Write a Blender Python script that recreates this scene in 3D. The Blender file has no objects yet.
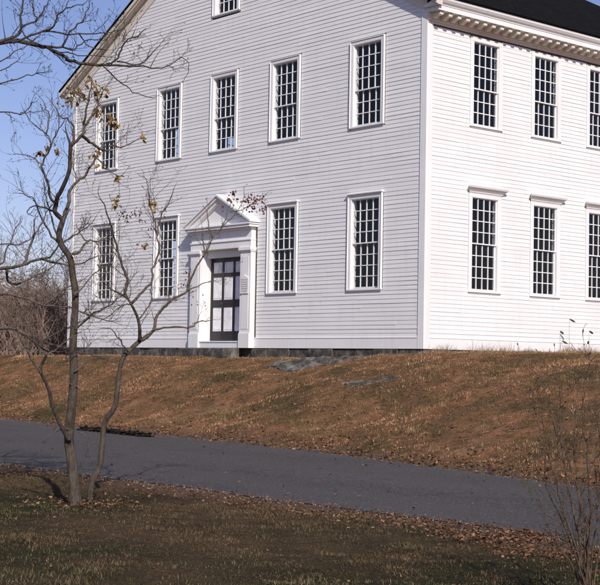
import bpy, bmesh, math, random
import numpy as np
from mathutils import Vector, noise
random.seed(7); np.random.seed(7)
S = bpy.context.scene
COL = S.collection

# ------------------------------------------------------------------ camera
CAM = Vector((23.587, -24.169, -0.431))
YAW, PIT, ROL = math.radians(49.369), math.radians(2.95), math.radians(1.029)
FPX, PW, PH = 1400.4, 600.0, 585.0
FW = Vector((-math.sin(YAW)*math.cos(PIT), math.cos(YAW)*math.cos(PIT), math.sin(PIT)))
_rt = Vector((math.cos(YAW), math.sin(YAW), 0)); _up = _rt.cross(FW)
RT = _rt*math.cos(ROL)+_up*math.sin(ROL); UP = -_rt*math.sin(ROL)+_up*math.cos(ROL)
cd = bpy.data.cameras.new('camera'); cam = bpy.data.objects.new('camera', cd); COL.objects.link(cam)
from mathutils import Matrix
M4 = Matrix((RT, UP, -FW)).transposed().to_4x4(); M4.translation = CAM
cam.matrix_world = M4
cd.sensor_fit = 'HORIZONTAL'; cd.sensor_width = 36.0; cd.lens = 36.0*FPX/PW
cd.clip_start = 0.1; cd.clip_end = 3000
S.camera = cam
S.render.resolution_x = 1024; S.render.resolution_y = 998

# ------------------------------------------------------------------ light
SUN_EL, SUN_AZ = math.radians(35), math.radians(116)      # azimuth clockwise from +Y
W = bpy.data.worlds.new('World'); S.world = W; W.use_nodes = True
nt = W.node_tree; nt.nodes.clear()
sky = nt.nodes.new('ShaderNodeTexSky'); sky.sky_type = 'NISHITA'; sky.sun_disc = False
sky.sun_elevation = SUN_EL; sky.sun_rotation = SUN_AZ; sky.air_density = 1.0; sky.dust_density = 0.6; sky.ozone_density = 1.6
bg = nt.nodes.new('ShaderNodeBackground'); bg.inputs['Strength'].default_value = 0.092
wo = nt.nodes.new('ShaderNodeOutputWorld')
tint = nt.nodes.new('ShaderNodeMix'); tint.data_type = 'RGBA'; tint.blend_type = 'MULTIPLY'; tint.inputs[0].default_value = 1
tint.inputs[7].default_value = (.90, .82, 1.04, 1)      # the cool magenta cast of the old slide film
nt.links.new(sky.outputs[0], tint.inputs[6]); nt.links.new(tint.outputs[2], bg.inputs[0]); nt.links.new(bg.outputs[0], wo.inputs[0])
sd = bpy.data.lights.new('sun', 'SUN'); sd.energy = 3.95; sd.angle = math.radians(0.53); sd.color = (1.0, 0.935, 0.86)
sun = bpy.data.objects.new('sun', sd); COL.objects.link(sun)
SD = Vector((math.sin(SUN_AZ)*math.cos(SUN_EL), math.cos(SUN_AZ)*math.cos(SUN_EL), math.sin(SUN_EL)))
sun.rotation_euler = SD.to_track_quat('Z', 'Y').to_euler()
S.view_settings.view_transform = 'Standard'; S.view_settings.look = 'None'
S.view_settings.exposure = 0.17; S.view_settings.gamma = 1; S.view_settings.use_curve_mapping = False

# ------------------------------------------------------------------ helpers
def px(u, v, depth):
    d = FW + RT*((u-PW/2)/FPX) - UP*((v-PH/2)/FPX)
    return CAM + d*depth

class MB:
    def __init__(s): s.v = []; s.f = []
    def quad(s, a, b, c, d):
        n = len(s.v); s.v += [tuple(a), tuple(b), tuple(c), tuple(d)]; s.f.append((n, n+1, n+2, n+3))
    def poly(s, pts):
        n = len(s.v); s.v += [tuple(p) for p in pts]; s.f.append(tuple(range(n, n+len(pts))))
    def hexa(s, P):   # 8 pts: bottom 4 ccw, top 4 ccw
        n = len(s.v); s.v += [tuple(p) for p in P]
        for f in ((0,3,2,1),(4,5,6,7),(0,1,5,4),(1,2,6,5),(2,3,7,6),(3,0,4,7)): s.f.append(tuple(n+i for i in f))
    def box(s, x0, x1, y0, y1, z0, z1):
        x0, x1 = sorted((x0, x1)); y0, y1 = sorted((y0, y1)); z0, z1 = sorted((z0, z1))
        s.hexa([(x0,y0,z0),(x1,y0,z0),(x1,y1,z0),(x0,y1,z0),(x0,y0,z1),(x1,y0,z1),(x1,y1,z1),(x0,y1,z1)])
    def prism(s, a, b):   # two matching polygon rings
        n = len(s.v); k = len(a); s.v += [tuple(p) for p in a]+[tuple(p) for p in b]
        s.f.append(tuple(n+i for i in range(k))[::-1]); s.f.append(tuple(n+k+i for i in range(k)))
        for i in range(k):
            j = (i+1) % k; s.f.append((n+i, n+j, n+k+j, n+k+i))
    def tube(s, pts, rad, k=6, cap=True):
        pts = [Vector(p) for p in pts]
        n0 = len(s.v); ref = None
        for i, p in enumerate(pts):
            t = (pts[min(i+1, len(pts)-1)]-pts[max(i-1, 0)])
            if t.length < 1e-9: t = Vector((0,0,1))
            t.normalize()
            if ref is None:
                ref = t.orthogonal().normalized()
            ref = (ref - t*ref.dot(t)); ref = ref.normalized() if ref.length > 1e-6 else t.orthogonal().normalized()
            b = t.cross(ref)
            for j in range(k):
                a = 2*math.pi*j/k
                s.v.append(tuple(p+(ref*math.cos(a)+b*math.sin(a))*rad[i]))
        for i in range(len(pts)-1):
            for j in range(k):
                a = n0+i*k+j; b2 = n0+i*k+(j+1) % k
                s.f.append((a, b2, b2+k, a+k))
        if cap:
            s.f.append(tuple(n0+j for j in range(k))[::-1]); m = n0+(len(pts)-1)*k; s.f.append(tuple(m+j for j in range(k)))
    def build(s, name, mat, parent=None, smooth=False, fix=True, bevel=0):
        me = bpy.data.meshes.new(name); me.from_pydata(s.v, [], s.f)
        if fix:
            bm = bmesh.new(); bm.from_mesh(me); bmesh.ops.recalc_face_normals(bm, faces=bm.faces)
            bm.to_mesh(me); bm.free()
        if smooth: me.polygons.foreach_set('use_smooth', [True]*len(me.polygons))
        me.materials.append(mat)
        o = bpy.data.objects.new(name, me); COL.objects.link(o)
        if parent: setpar(o, parent)
        if bevel:
            m = o.modifiers.new('bevel', 'BEVEL'); m.width = bevel; m.segments = 1; m.limit_method = 'ANGLE'
        return o

def setpar(o, p):
    o.parent = p
    w = Matrix.Identity(4); q = p; chain = []
    while q: chain.append(q); q = q.parent
    for q in reversed(chain): w = w @ Matrix.Translation(q.location)
    # meshes are modelled in world space: cancel the parents' offset
    t = w.translation
    o.location = o.location - t
def empty(name, loc=(0,0,0)):
    o = bpy.data.objects.new(name, None); COL.objects.link(o); o.location = loc; o.empty_display_size = .3; return o
def tag(o, label=None, cat=None, group=None, kind=None):
    if label: o['label'] = label
    if cat: o['category'] = cat
    if group: o['group'] = group
    if kind: o['kind'] = kind
    return o

# ------------------------------------------------------------------ materials
def mat(name, rough=.7, spec=.3):
    m = bpy.data.materials.new(name); m.use_nodes = True
    b = m.node_tree.nodes['Principled BSDF']; b.inputs['Roughness'].default_value = rough
    b.inputs['Specular IOR Level'].default_value = spec
    return m, m.node_tree, b
def N(t, ty, **k):
    n = t.nodes.new(ty)
    for a, v in k.items():
        if a in n.inputs: n.inputs[a].default_value = v
        else: setattr(n, a, v)
    return n
def coord(t, scale=(1,1,1)):
    c = N(t, 'ShaderNodeNewGeometry'); m = N(t, 'ShaderNodeMapping'); m.inputs['Scale'].default_value = scale
    t.links.new(c.outputs['Position'], m.inputs['Vector']); return m.outputs[0]
def noi(t, scale, vec=None, detail=4, rough=.55, dist=0):
    n = N(t, 'ShaderNodeTexNoise'); n.inputs['Scale'].default_value = scale; n.inputs['Detail'].default_value = detail
    n.inputs['Roughness'].default_value = rough; n.inputs['Distortion'].default_value = dist
    t.links.new(vec if vec is not None else coord(t), n.inputs['Vector']); return n.outputs['Fac']
def ramp(t, fac, stops, interp='LINEAR'):
    r = N(t, 'ShaderNodeValToRGB'); e = r.color_ramp.elements; r.color_ramp.interpolation = interp
    while len(e) < len(stops): e.new(.5)
    for i, (p, c) in enumerate(stops):
        e[i].position = p; e[i].color = (*c, 1) if len(c) == 3 else c
    t.links.new(fac, r.inputs[0]); return r.outputs[0]
def mix(t, fac, a, b, mode='MIX'):
    m = N(t, 'ShaderNodeMix'); m.data_type = 'RGBA'; m.blend_type = mode
    for sock, val in ((m.inputs[0], fac), (m.inputs[6], a), (m.inputs[7], b)):
        if isinstance(val, (int, float)): sock.default_value = val
        elif isinstance(val, tuple): sock.default_value = (*val, 1)
        else: t.links.new(val, sock)
    return m.outputs[2]
def math_(t, op, a, b=0.0, clamp=False):
    m = N(t, 'ShaderNodeMath'); m.operation = op; m.use_clamp = clamp
    for s_, v in ((m.inputs[0], a), (m.inputs[1], b)):
        if isinstance(v, (int, float)): s_.default_value = v
        else: t.links.new(v, s_)
    return m.outputs[0]
def bump(t, b, h, strength=.3, dist=.01):
    n = N(t, 'ShaderNodeBump'); n.inputs['Strength'].default_value = strength; n.inputs['Distance'].default_value = dist
    t.links.new(h, n.inputs['Height']); t.links.new(n.outputs[0], b.inputs['Normal'])
def island(t): return N(t, 'ShaderNodeNewGeometry').outputs['Random Per Island']

def paint(name, siding=False, c0=(.76,.745,.735), c1=(.82,.81,.80)):
    m, t, b = mat(name, .55, .35)
    v = coord(t)
    base = ramp(t, noi(t, .8, v, 3), [(.3, c0), (.7, c1)])
    # weathering streaks that run down, specks of bare wood
    streak = noi(t, 1.0, coord(t, (9, 9, .7)), 5, .6)
    base = mix(t, ramp(t, streak, [(.52, (0,0,0)), (.78, (.35,.35,.35))]), base, (.58,.55,.52))
    speck = N(t, 'ShaderNodeTexVoronoi'); speck.inputs['Scale'].default_value = 3.4; t.links.new(v, speck.inputs['Vector'])
    chip = N(t, 'ShaderNodeTexVoronoi'); chip.inputs['Scale'].default_value = 1.3; t.links.new(coord(t, (1, 1, .6)), chip.inputs['Vector'])
    base = mix(t, ramp(t, chip.outputs['Distance'], [(.0, (.9,.9,.9)), (.035, (0,0,0))]), base, (.16,.14,.13))
    base = mix(t, ramp(t, speck.outputs['Distance'], [(.0, (.8,.8,.8)), (.09, (0,0,0))]), base, (.93,.92,.9))
    if siding:
        r = noi(t, 1.0, coord(t, (.35, .35, 9.45)), 1, .5)
        base = mix(t, ramp(t, r, [(.35, (0,0,0)), (.65, (.5,.5,.5))]), base, (.70,.685,.68))
    t.links.new(base, b.inputs['Base Color'])
    bump(t, b, noi(t, 30, coord(t, (1, 1, 4)), 3), .25, .004)
    return m
M_SIDE = paint('painted_clapboard', True)
M_TRIM = paint('painted_trim')
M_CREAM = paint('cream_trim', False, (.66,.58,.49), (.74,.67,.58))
def flat(name, c, rough=.8, spec=.2, var=.12, sc=6):
    m, t, b = mat(name, rough, spec)
    lo = tuple(x*(1-var) for x in c); hi = tuple(min(1, x*(1+var)) for x in c)
    t.links.new(ramp(t, noi(t, sc), [(.3, lo), (.7, hi)]), b.inputs['Base Color']); return m
M_INNER = flat('dimmed_plaster', (.09,.085,.08))  # indoor darkness put into the colour, so the windows read near black
M_FLOOR = flat('dimmed_floor', (.05,.04,.035))  # same indoor darkness coloured into floors and ceiling
M_BLACK = flat('black_door_paint', (.018,.016,.016), .4, .4)
M_PANEL = flat('white_door_panel', (.82,.81,.82), .5)
M_PLQ = flat('plaque_board', (.72,.70,.68))
M_INK = flat('plaque_ink', (.2,.19,.19))
def slate():
    m, t, b = mat('dark_shingle', .95, .03)
    br = N(t, 'ShaderNodeTexBrick'); br.inputs['Scale'].default_value = 1; br.inputs['Brick Width'].default_value = .3
    br.inputs['Row Height'].default_value = .14; br.inputs['Mortar Size'].default_value = .008
    br.inputs['Color1'].default_value = (.007,.007,.008,1); br.inputs['Color2'].default_value = (.013,.012,.012,1); br.inputs['Mortar'].default_value = (.004,.004,.004,1)
    g = N(t, 'ShaderNodeNewGeometry'); sp = N(t, 'ShaderNodeSeparateXYZ'); cb = N(t, 'ShaderNodeCombineXYZ')
    t.links.new(g.outputs['Position'], sp.inputs[0]); t.links.new(sp.outputs[1], cb.inputs[0]); t.links.new(sp.outputs[0], cb.inputs[1])
    t.links.new(cb.outputs[0], br.inputs['Vector']); t.links.new(br.outputs['Color'], b.inputs['Base Color'])
    bump(t, b, br.outputs['Fac'], .5, -.01); return m
M_ROOF = slate()
def glass():
    m = bpy.data.materials.new('window_glass'); m.use_nodes = True; t = m.node_tree; t.nodes.clear()
    o = N(t, 'ShaderNodeOutputMaterial'); tr = N(t, 'ShaderNodeBsdfTransparent'); gl = N(t, 'ShaderNodeBsdfGlossy')
    tr.inputs[0].default_value = (.86,.88,.9,1); gl.inputs['Roughness'].default_value = .03
    lw = N(t, 'ShaderNodeLayerWeight'); lw.inputs[0].default_value = .5
    bp = N(t, 'ShaderNodeBump'); bp.inputs['Strength'].default_value = .12; bp.inputs['Distance'].default_value = .02
    t.links.new(noi(t, 6, None, 2), bp.inputs['Height']); t.links.new(bp.outputs[0], gl.inputs['Normal'])
    f = math_(t, 'ADD', math_(t, 'MULTIPLY', math_(t, 'POWER', lw.outputs['Facing'], 4.0), .6), .05)
    mx = N(t, 'ShaderNodeMixShader'); t.links.new(f, mx.inputs[0]); t.links.new(tr.outputs[0], mx.inputs[1]); t.links.new(gl.outputs[0], mx.inputs[2])
    t.links.new(mx.outputs[0], o.inputs[0]); return m
M_GLASS = glass()
def stone():
    m, t, b = mat('granite', .9, .15)
    v = coord(t)
    c = ramp(t, noi(t, 3.5, v, 6, .65), [(.34, (.03,.028,.026)), (.5, (.085,.077,.07)), (.66, (.22,.20,.18))])
    c = mix(t, ramp(t, noi(t, 11, v, 3), [(.5, (0,0,0)), (.7, (.6,.6,.6))]), c, (.10,.095,.07))
    t.links.new(c, b.inputs['Base Color']); bump(t, b, noi(t, 14, v, 6, .7), .8, .03); return m
M_STONE = stone()
def bark(name, c0, c1):
    m, t, b = mat(name, .9, .12)
    v = coord(t, (1, 1, .35))
    c = ramp(t, noi(t, 28, v, 5, .65), [(.3, c0), (.7, c1)])
    c = mix(t, ramp(t, noi(t, 5, None, 3), [(.5, (0,0,0)), (.75, (.4,.4,.4))]), c, (.17,.155,.13))
    t.links.new(c, b.inputs['Base Color']); bump(t, b, math_(t, 'ADD', noi(t, 60, v, 4, .7), noi(t, 16, coord(t, (1, 1, .25)), 4, .7)), 1.0, .02); return m
M_BARK = bark('tree_bark', (.035,.026,.02), (.115,.09,.07))
M_BARK2 = bark('dark_bark', (.03,.025,.022), (.11,.092,.08))
M_TWIG = bark('twig_bark', (.07,.055,.045), (.2,.155,.125))
M_SHRUB = bark('shrub_bark', (.06,.04,.028), (.17,.115,.08))
M_TWIG2 = flat('thicket_twigs', (.18,.13,.105), .95, .05, .4, .6)
def leafmat(name, stops):
    m, t, b = mat(name, .8, .15)
    t.links.new(ramp(t, island(t), stops), b.inputs['Base Color']); return m
M_DLEAF = leafmat('dry_hanging_leaf', [(0, (.10,.06,.025)), (.5, (.25,.16,.06)), (1, (.36,.25,.11))])
M_RLEAF = leafmat('russet_leaf', [(0, (.06,.025,.02)), (.6, (.15,.06,.045)), (1, (.2,.1,.07))])
M_LITTER = leafmat('leaf_litter', [(0, (.045,.022,.014)), (.35, (.12,.055,.03)), (.7, (.19,.095,.05)), (1, (.30,.19,.12))])
M_DEBRIS = leafmat('dark_debris', [(0, (.006,.005,.005)), (.8, (.02,.015,.012)), (1, (.06,.035,.02))])
M_GRAVEL = leafmat('gravel', [(0, (.05,.043,.04)), (.6, (.12,.10,.09)), (1, (.26,.22,.20))])

# ------------------------------------------------------------------ terrain
def lerp_tab(x, tab):
    if x <= tab[0][0]: return tab[0][1]
    for (a, p), (b, q) in zip(tab, tab[1:]):
        if x <= b:
            s = (x-a)/(b-a); return p+(q-p)*s
    return tab[-1][1]
FAR = [(-60, 2), (-25, -4.3), (-9, -6.2), (4, -7.3), (11, -8.85), (16, -10.2), (26, -13.5), (60, -26)]
NEAR = [(-60, -7), (-25, -12), (-5, -13.5), (5, -13.75), (15, -13.7), (22, -15.5), (30, -19), (60, -33)]
def yfar(x): return lerp_tab(x, FAR)+.12*noise.noise((x*.5, 3, 0))+.05*noise.noise((x*2.2, 5, 0))
def ynear(x): return lerp_tab(x, NEAR)+.14*noise.noise((x*.6, 9, 0))+.06*noise.noise((x*2.5, 1, 0))
def sm(t): t = max(0, min(1, t)); return t*t*(3-2*t)
def gz(x, y, fine=True):
    yf = lerp_tab(x, FAR); yn = lerp_tab(x, NEAR)
    top = -.27 if x < -3 else -.27+.17*sm((x+3)/5)
    if x < -12: top -= .04*sm((-12-x)/6)
    y1 = -.9
    if y <= yf: z = -2.0
    elif y < y1:
        t = (y-yf)/(y1-yf); z = -2+(top+2)*(.55*t+.45*sm(t)) 
    else: z = top
    if y > y1: z += min((y-y1)*.012, .9)
    # undulation
    k = 0
    if y > yf: k = min(1, (y-yf)/.8)*(1-.75*sm((y+2.2)/1.6))
    elif y < yn: k = .45*min(1, (yn-y)/1.0)
    z += k*(.13*noise.noise((x*.35, y*.45, 1.7))+.05*noise.noise((x*1.1, y*1.3, 4)))
    if fine: z += min(1, k*2)*(.024*noise.noise((x*4, y*4, 0))+(.045 if y > yf else .02)*noise.noise((x*2.3, y*3.0, 8))+(.03 if y > yf else .012)*abs(noise.noise((x*6, y*7, 2))))
    return z
def ground_at(u, v):
    d = (px(u, v, 1)-CAM)
    t = 5.0
    while t < 400:
        p = CAM+d*t
        if p.z < gz(p.x, p.y, False): break
        t += .05
    return Vector((p.x, p.y, gz(p.x, p.y)))

def axis(parts):
    out = []
    for a, b, s in parts: out += list(np.arange(a, b, s))
    return out+[parts[-1][1]]
GX = axis([(-900, -200, 100), (-200, -60, 10), (-60, -18, 1.2), (-18, 25, .16), (25, 40, 1), (40, 100, 6), (100, 900, 80)])
GY = axis([(-500, -100, 80), (-100, -34, 6), (-34, -22, .5), (-22, 3, .16), (3, 16, .6), (16, 60, 4), (60, 200, 14), (200, 900, 70)])
nx, ny = len(GX), len(GY)
verts = [(x, y, gz(x, y)) for y in GY for x in GX]
faces = [(j*nx+i, j*nx+i+1, (j+1)*nx+i+1, (j+1)*nx+i) for j in range(ny-1) for i in range(nx-1)]
me = bpy.data.meshes.new('ground'); me.from_pydata(verts, [], faces); me.polygons.foreach_set('use_smooth', [True]*len(faces))
ground = bpy.data.objects.new('ground', me); COL.objects.link(ground); tag(ground, kind='structure')
# attribute: signed zone (0 bank .. 1 front lawn) for the soil/grass mix, measured on the ground itself
zone = me.attributes.new('edge', 'FLOAT', 'POINT')
vals = []
for x, y, z in verts:
    yf, yn = lerp_tab(x, FAR), lerp_tab(x, NEAR)
    vals.append(y-yf if y > (yf+yn)/2 else yn-y)      # distance from the road edge
zone.data.foreach_set('value', vals)
side = me.attributes.new('front', 'FLOAT', 'POINT')
side.data.foreach_set('value', [1.0 if y < (lerp_tab(x, FAR)+lerp_tab(x, NEAR))/2 else 0.0 for x, y, z in verts])
def groundmat():
    m, t, b = mat('dry_turf', .95, .05)
    v = coord(t)
    ed = N(t, 'ShaderNodeAttribute'); ed.attribute_name = 'edge'; fr = N(t, 'ShaderNodeAttribute'); fr.attribute_name = 'front'
    n1 = noi(t, .45, v, 5, .6); n2 = noi(t, 2.2, v, 6, .65); n3 = noi(t, 22, v, 4, .7)
    bank = ramp(t, n1, [(.33, (.14,.105,.05)), (.44, (.32,.18,.095)), (.56, (.50,.245,.13)), (.68, (.54,.33,.19))])
    bank = mix(t, ramp(t, n2, [(.42, (0,0,0)), (.62, (.75,.75,.75))]), bank, (.16,.115,.055))
    bank = mix(t, ramp(t, noi(t, 6.5, v, 5, .7), [(.52, (0,0,0)), (.66, (.8,.8,.8))]), bank, (.12,.075,.042))
    lawn = ramp(t, n1, [(.35, (.055,.058,.026)), (.5, (.11,.083,.044)), (.68, (.21,.13,.075))])  # green-brown turf, with shade of off-frame trees darkened into its colour
    lawn = mix(t, ramp(t, n2, [(.5, (0,0,0)), (.68, (.7,.7,.7))]), lawn, (.085,.055,.037))
    c = mix(t, fr.outputs['Fac'], bank, lawn)
    e2 = math_(t, 'ADD', math_(t, 'SUBTRACT', ed.outputs['Fac'], math_(t, 'MULTIPLY', fr.outputs['Fac'], .35)), math_(t, 'MULTIPLY', math_(t, 'SUBTRACT', n2, .5), 2.2))
    soil = ramp(t, n3, [(.35, (.11,.07,.045)), (.55, (.26,.165,.11)), (.7, (.38,.28,.21))])
    c = mix(t, ramp(t, e2, [(.1, (1,1,1)), (.62, (0,0,0))]), c, soil)
    c = mix(t, .75, c, ramp(t, n3, [(.3, (.45,.45,.45)), (.7, (1.5,1.5,1.5))]), 'MULTIPLY')
    t.links.new(c, b.inputs['Base Color'])
    bump(t, b, math_(t, 'ADD', math_(t, 'MULTIPLY', noi(t, 7, v, 6, .75), 2.2), math_(t, 'ADD', n3, noi(t, 70, v, 3, .7))), 1.0, .11)
    return m
ground.data.materials.append(groundmat())

# road: a sheet following the flat bed, ragged edges
def road():
    m, t, b = mat('asphalt', .9, .2)
    v = coord(t)
    c = ramp(t, noi(t, 34, v, 5, .9), [(.4, (.035,.032,.031)), (.52, (.075,.068,.066)), (.66, (.22,.20,.19))])
    c = mix(t, ramp(t, noi(t, .5, coord(t, (.5, 1.6, 1)), 4), [(.35, (0,0,0)), (.65, (.5,.5,.5))]), c, (.10,.091,.09))
    vo = N(t, 'ShaderNodeTexVoronoi'); vo.inputs['Scale'].default_value = 8; t.links.new(v, vo.inputs['Vector'])
    c = mix(t, ramp(t, vo.outputs['Distance'], [(.09, (.9,.9,.9)), (.17, (0,0,0))]), c, mix(t, vo.outputs['Color'], (.05,.045,.045), (.30,.27,.25)))
    ck = N(t, 'ShaderNodeTexVoronoi'); ck.feature = 'DISTANCE_TO_EDGE'; ck.inputs['Scale'].default_value = .42
    wv = N(t, 'ShaderNodeVectorMath'); wv.operation = 'ADD'
    nn = N(t, 'ShaderNodeTexNoise'); nn.inputs['Scale'].default_value = 1.4; nn.inputs['Detail'].default_value = 5; t.links.new(v, nn.inputs['Vector'])
    t.links.new(v, wv.inputs[0]); t.links.new(nn.outputs['Color'], wv.inputs[1]); t.links.new(wv.outputs[0], ck.inputs['Vector'])
    c = mix(t, ramp(t, ck.outputs['Distance'], [(.0, (.5,.5,.5)), (.006, (0,0,0))]), c, (.015,.014,.014))
    t.links.new(c, b.inputs['Base Color']); bump(t, b, noi(t, 90, v, 2, .8), .8, .015)
    return m
v_, f_ = [], []
XS = axis([(-200, -60, 10), (-60, -16, 1), (-16, 26, .12), (26, 60, 1)])
K = 8
for x in XS:
    a, c = ynear(x), yfar(x)
    for k in range(K+1):
        s = k/K; v_.append((x, a+(c-a)*s, -1.992+.035*math.sin(math.pi*s)))
for i in range(len(XS)-1):
    for k in range(K): a = i*(K+1)+k; f_.append((a, a+K+1, a+K+2, a+1))
me = bpy.data.meshes.new('road'); me.from_pydata(v_, [], f_); me.polygons.foreach_set('use_smooth', [True]*len(f_)); me.materials.append(road())
rd = bpy.data.objects.new('road', me); COL.objects.link(rd); tag(rd, kind='structure')

# ------------------------------------------------------------------ meeting house
BW, BL = 16.2, 15.0          # width of the gable front, depth
CX = -BW/2
SL = .538                     # roof slope
ZE = 8.12                     # top of the side walls
def ztop(x): return ZE+.22+(BW/2-abs(x-CX))*SL
house = empty('meeting_house', (CX, 0, 0))
tag(house, 'large white clapboard meeting house with pedimented doorway and many-paned windows on the grassy bank', 'building')

def PF(u, d, z): return (u, -d, z)
def PR(u, d, z): return (d, u, z)
def PL(u, d, z): return (-BW-d, u, z)
def PB(u, d, z): return (u, BL+d, z)
def wbox(mb, P, u0, u1, d0, d1, z0, z1):
    a, b = P(u0, d0, z0), P(u1, d1, z1); mb.box(a[0], b[0], a[1], b[1], a[2], b[2])

# window openings in each wall: (u0, u1, z0, z1) of the sash opening
GW, CS = 1.03, .09
fx = [x+.628 for x in (-14.754, -11.356, -8.655, -5.949, -2.708)]
F_OP = [(c-GW/2, c+GW/2, 5.665, 7.775, 7, 'up') for c in fx]
F_OP += [(c-GW/2, c+GW/2, 1.51, 3.80, 8, 'low') for i, c in enumerate(fx) if i != 2]
F_OP += [(fx[2]-GW/2, fx[2]+GW/2, 9.63, 11.2, 5, 'attic')]
sy = [2.13, 4.48, 6.78, 9.1, 11.4, 13.2]
R_OP = [(c-.485, c+.485, 5.63, 7.74, 7, 'up') for c in sy]+[(c-.485, c+.485, 1.485, 3.82, 8, 'low') for c in sy]
DOOR = (-7.88-.965, -7.88+.965, .0, 2.862)

def backing(name, P, u0, u1, ops, gable):
    mb = MB(); th = .14
    br = sorted(set([u0, u1]+[o[0] for o in ops]+[o[1] for o in ops]+([CX] if gable else [])))
    for a, b in zip(br, br[1:]):
        m = (a+b)/2
        hs = sorted([(o[2], o[3]) for o in ops if o[0]-1e-6 <= a and b <= o[1]+1e-6])
        z = 0.0
        for h in hs:
            if h[0] > z: wbox(mb, P, a, b, -th, -.002, z, h[0])
            z = h[1]
        za, zb = (ztop(a)-.12, ztop(b)-.12) if gable else (ZE, ZE)
        A = [P(a, -th, z), P(b, -th, z), P(b, -.002, z), P(a, -.002, z), P(a, -th, za), P(b, -th, zb), P(b, -.002, zb), P(a, -.002, za)]
        mb.hexa(A)
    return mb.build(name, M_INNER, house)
# the doorway recess is an opening too
backing('wall_core', PF, -BW+.14, -.14, F_OP+[DOOR+(0, 'door')], True)
backing('wall_core', PR, 0.0, BL, R_OP, False)
backing('wall_core', PL, 0.0, BL, R_OP, False)
backing('wall_core', PB, -BW+.14, -.14, [], True)
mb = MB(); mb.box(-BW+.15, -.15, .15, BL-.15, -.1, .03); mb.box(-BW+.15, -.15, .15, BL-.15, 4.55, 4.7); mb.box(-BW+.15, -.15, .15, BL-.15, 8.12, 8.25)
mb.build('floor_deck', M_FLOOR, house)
mb = MB(); mb.box(-BW+.16, -.16, 7.85, 7.95, .035, 8.11); mb.build('light_block_wall', M_INNER, house)  # unseen wall, added to keep bright sky from showing through the panes

EXP = .1058
def siding(name, P, u0, u1, z0, ops, gable, ztp, mir=False):
    mb = MB(); rnd = random.Random(217+int(abs(u0)*10)+(5 if gable else 0)+int(P(0, 0, 0)[1])+int(-P(0, 0, 0)[0]))
    z = z0; 
    while z < ztp:
        e = EXP*(1+rnd.uniform(-.035, .035)); z1 = z+e
        zm = (z+z1)/2
        a, b = u0, u1
        al, bl = u0, u1      # at the row's top
        if gable and z1 > ztop(u0)+.05:
            off = -.06
            def xr(zz): return max(0.0, (zz+off-(ZE+.22))/SL)
            a = u0+max(0, xr(z)-0); b = u1-max(0, xr(z)); al = u0+xr(z1); bl = u1-xr(z1)
            if bl-al < .2: break
        iv = [(a, b, al, bl)]
        for o in ops:
            if o[2]-.05 < zm < o[3]+.05:
                out = []
                for (p, q, pl, ql) in iv:
                    if o[1]+.05 <= p or o[0]-.05 >= q: out.append((p, q, pl, ql)); continue
                    if o[0]-.05 > p: out.append((p, o[0]-.05, pl, o[0]-.05))
                    if o[1]+.05 < q: out.append((o[1]+.05, q, o[1]+.05, ql))
                iv = out
        for (p, q, pl, ql) in iv:
            # random butt joints
            cuts = [p]; c = p+rnd.uniform(.8, 4.5)
            while c < q-.6: cuts.append(c); c += rnd.uniform(2.4, 4.8)
            cuts.append(q)
            for i in range(len(cuts)-1):
                s, e2 = cuts[i], cuts[i+1]
                j0 = .0135+rnd.uniform(-.003, .004); j1 = .0135+rnd.uniform(-.003, .004); dz = rnd.uniform(-.003, .003)
                m = max(1, int((e2-s)/.7))
                for k in range(m):
                    A0 = s+(e2-s)*k/m; B0 = s+(e2-s)*(k+1)/m
                    if i > 0 and k == 0: A0 += .004
                    TA = pl if (i == 0 and k == 0) else A0; TB = ql if (i == len(cuts)-2 and k == m-1) else B0
                    w0 = .0045*noise.noise((A0*.7, z*2.3, u0)); w1 = .0045*noise.noise((B0*.7, z*2.3, u0))
                    ja = j0+(j1-j0)*k/m; jb = j0+(j1-j0)*(k+1)/m
                    A, B = P(A0, ja, z+dz+w0), P(B0, jb, z+dz+w1); C, D = P(TB, .004, z1+.006), P(TA, .004, z1+.006)
                    E, F = P(A0, 0, z+dz+w0), P(B0, 0, z+dz+w1)
                    n = len(mb.v); mb.v += [A, B, C, D, E, F]
                    mb.f.append((n, n+1, n+2, n+3)); mb.f.append((n+4, n+5, n+1, n))
                    if k == 0: mb.f.append((n, n+3, n+4))
                    if k == m-1: mb.f.append((n+1, n+5, n+2))
        z = z1
    return mb.build(name, M_SIDE, house, fix=False)
ent = (-7.88-1.42, -7.88+1.42, -1, 3.45)
F_S = [(o[0]-CS, o[1]+CS, o[2]-CS+.03, o[3]+CS) for o in F_OP]+[ent]
R_S = [(o[0]-CS+.02, o[1]+CS-.02, o[2]-CS+.05, o[3]+CS-.02) for o in R_OP]
siding('clapboards', PF, -BW+.17, -.17, .285, F_S, True, 12.6)
siding('clapboards', PR, .17, BL-.17, .285, R_S, False, 7.87)
siding('clapboards', PL, .17, BL-.17, .285, R_S, False, 7.87)
siding('clapboards', PB, -BW+.17, -.17, .285, [], True, 12.6)

def trim(name, fn, parent=house, m=None, bev=.004):
    mb = MB(); fn(mb); return mb.build(name, m or M_TRIM, parent, bevel=bev)
# corner boards: each an L wrapping its corner
for (sx, cx_) in ((1, 0), (-1, -BW)):
    for (sy_, cy_) in ((-1, 0), (1, BL)):
        def fn(mb):
            d = .032; w = .175
            x0 = cx_+sx*d
            mb.box(min(x0, cx_-sx*w), max(x0, cx_-sx*w), cy_, cy_+sy_*d, .0, 8.168)
            mb.box(cx_, cx_+sx*d, cy_, cy_-sy_*w, .0, 7.925); mb.box(cx_-sx*.18, cx_+sx*.30, cy_, cy_+sy_*.03, 8.17, 8.33)
        trim('corner_board', fn)
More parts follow.
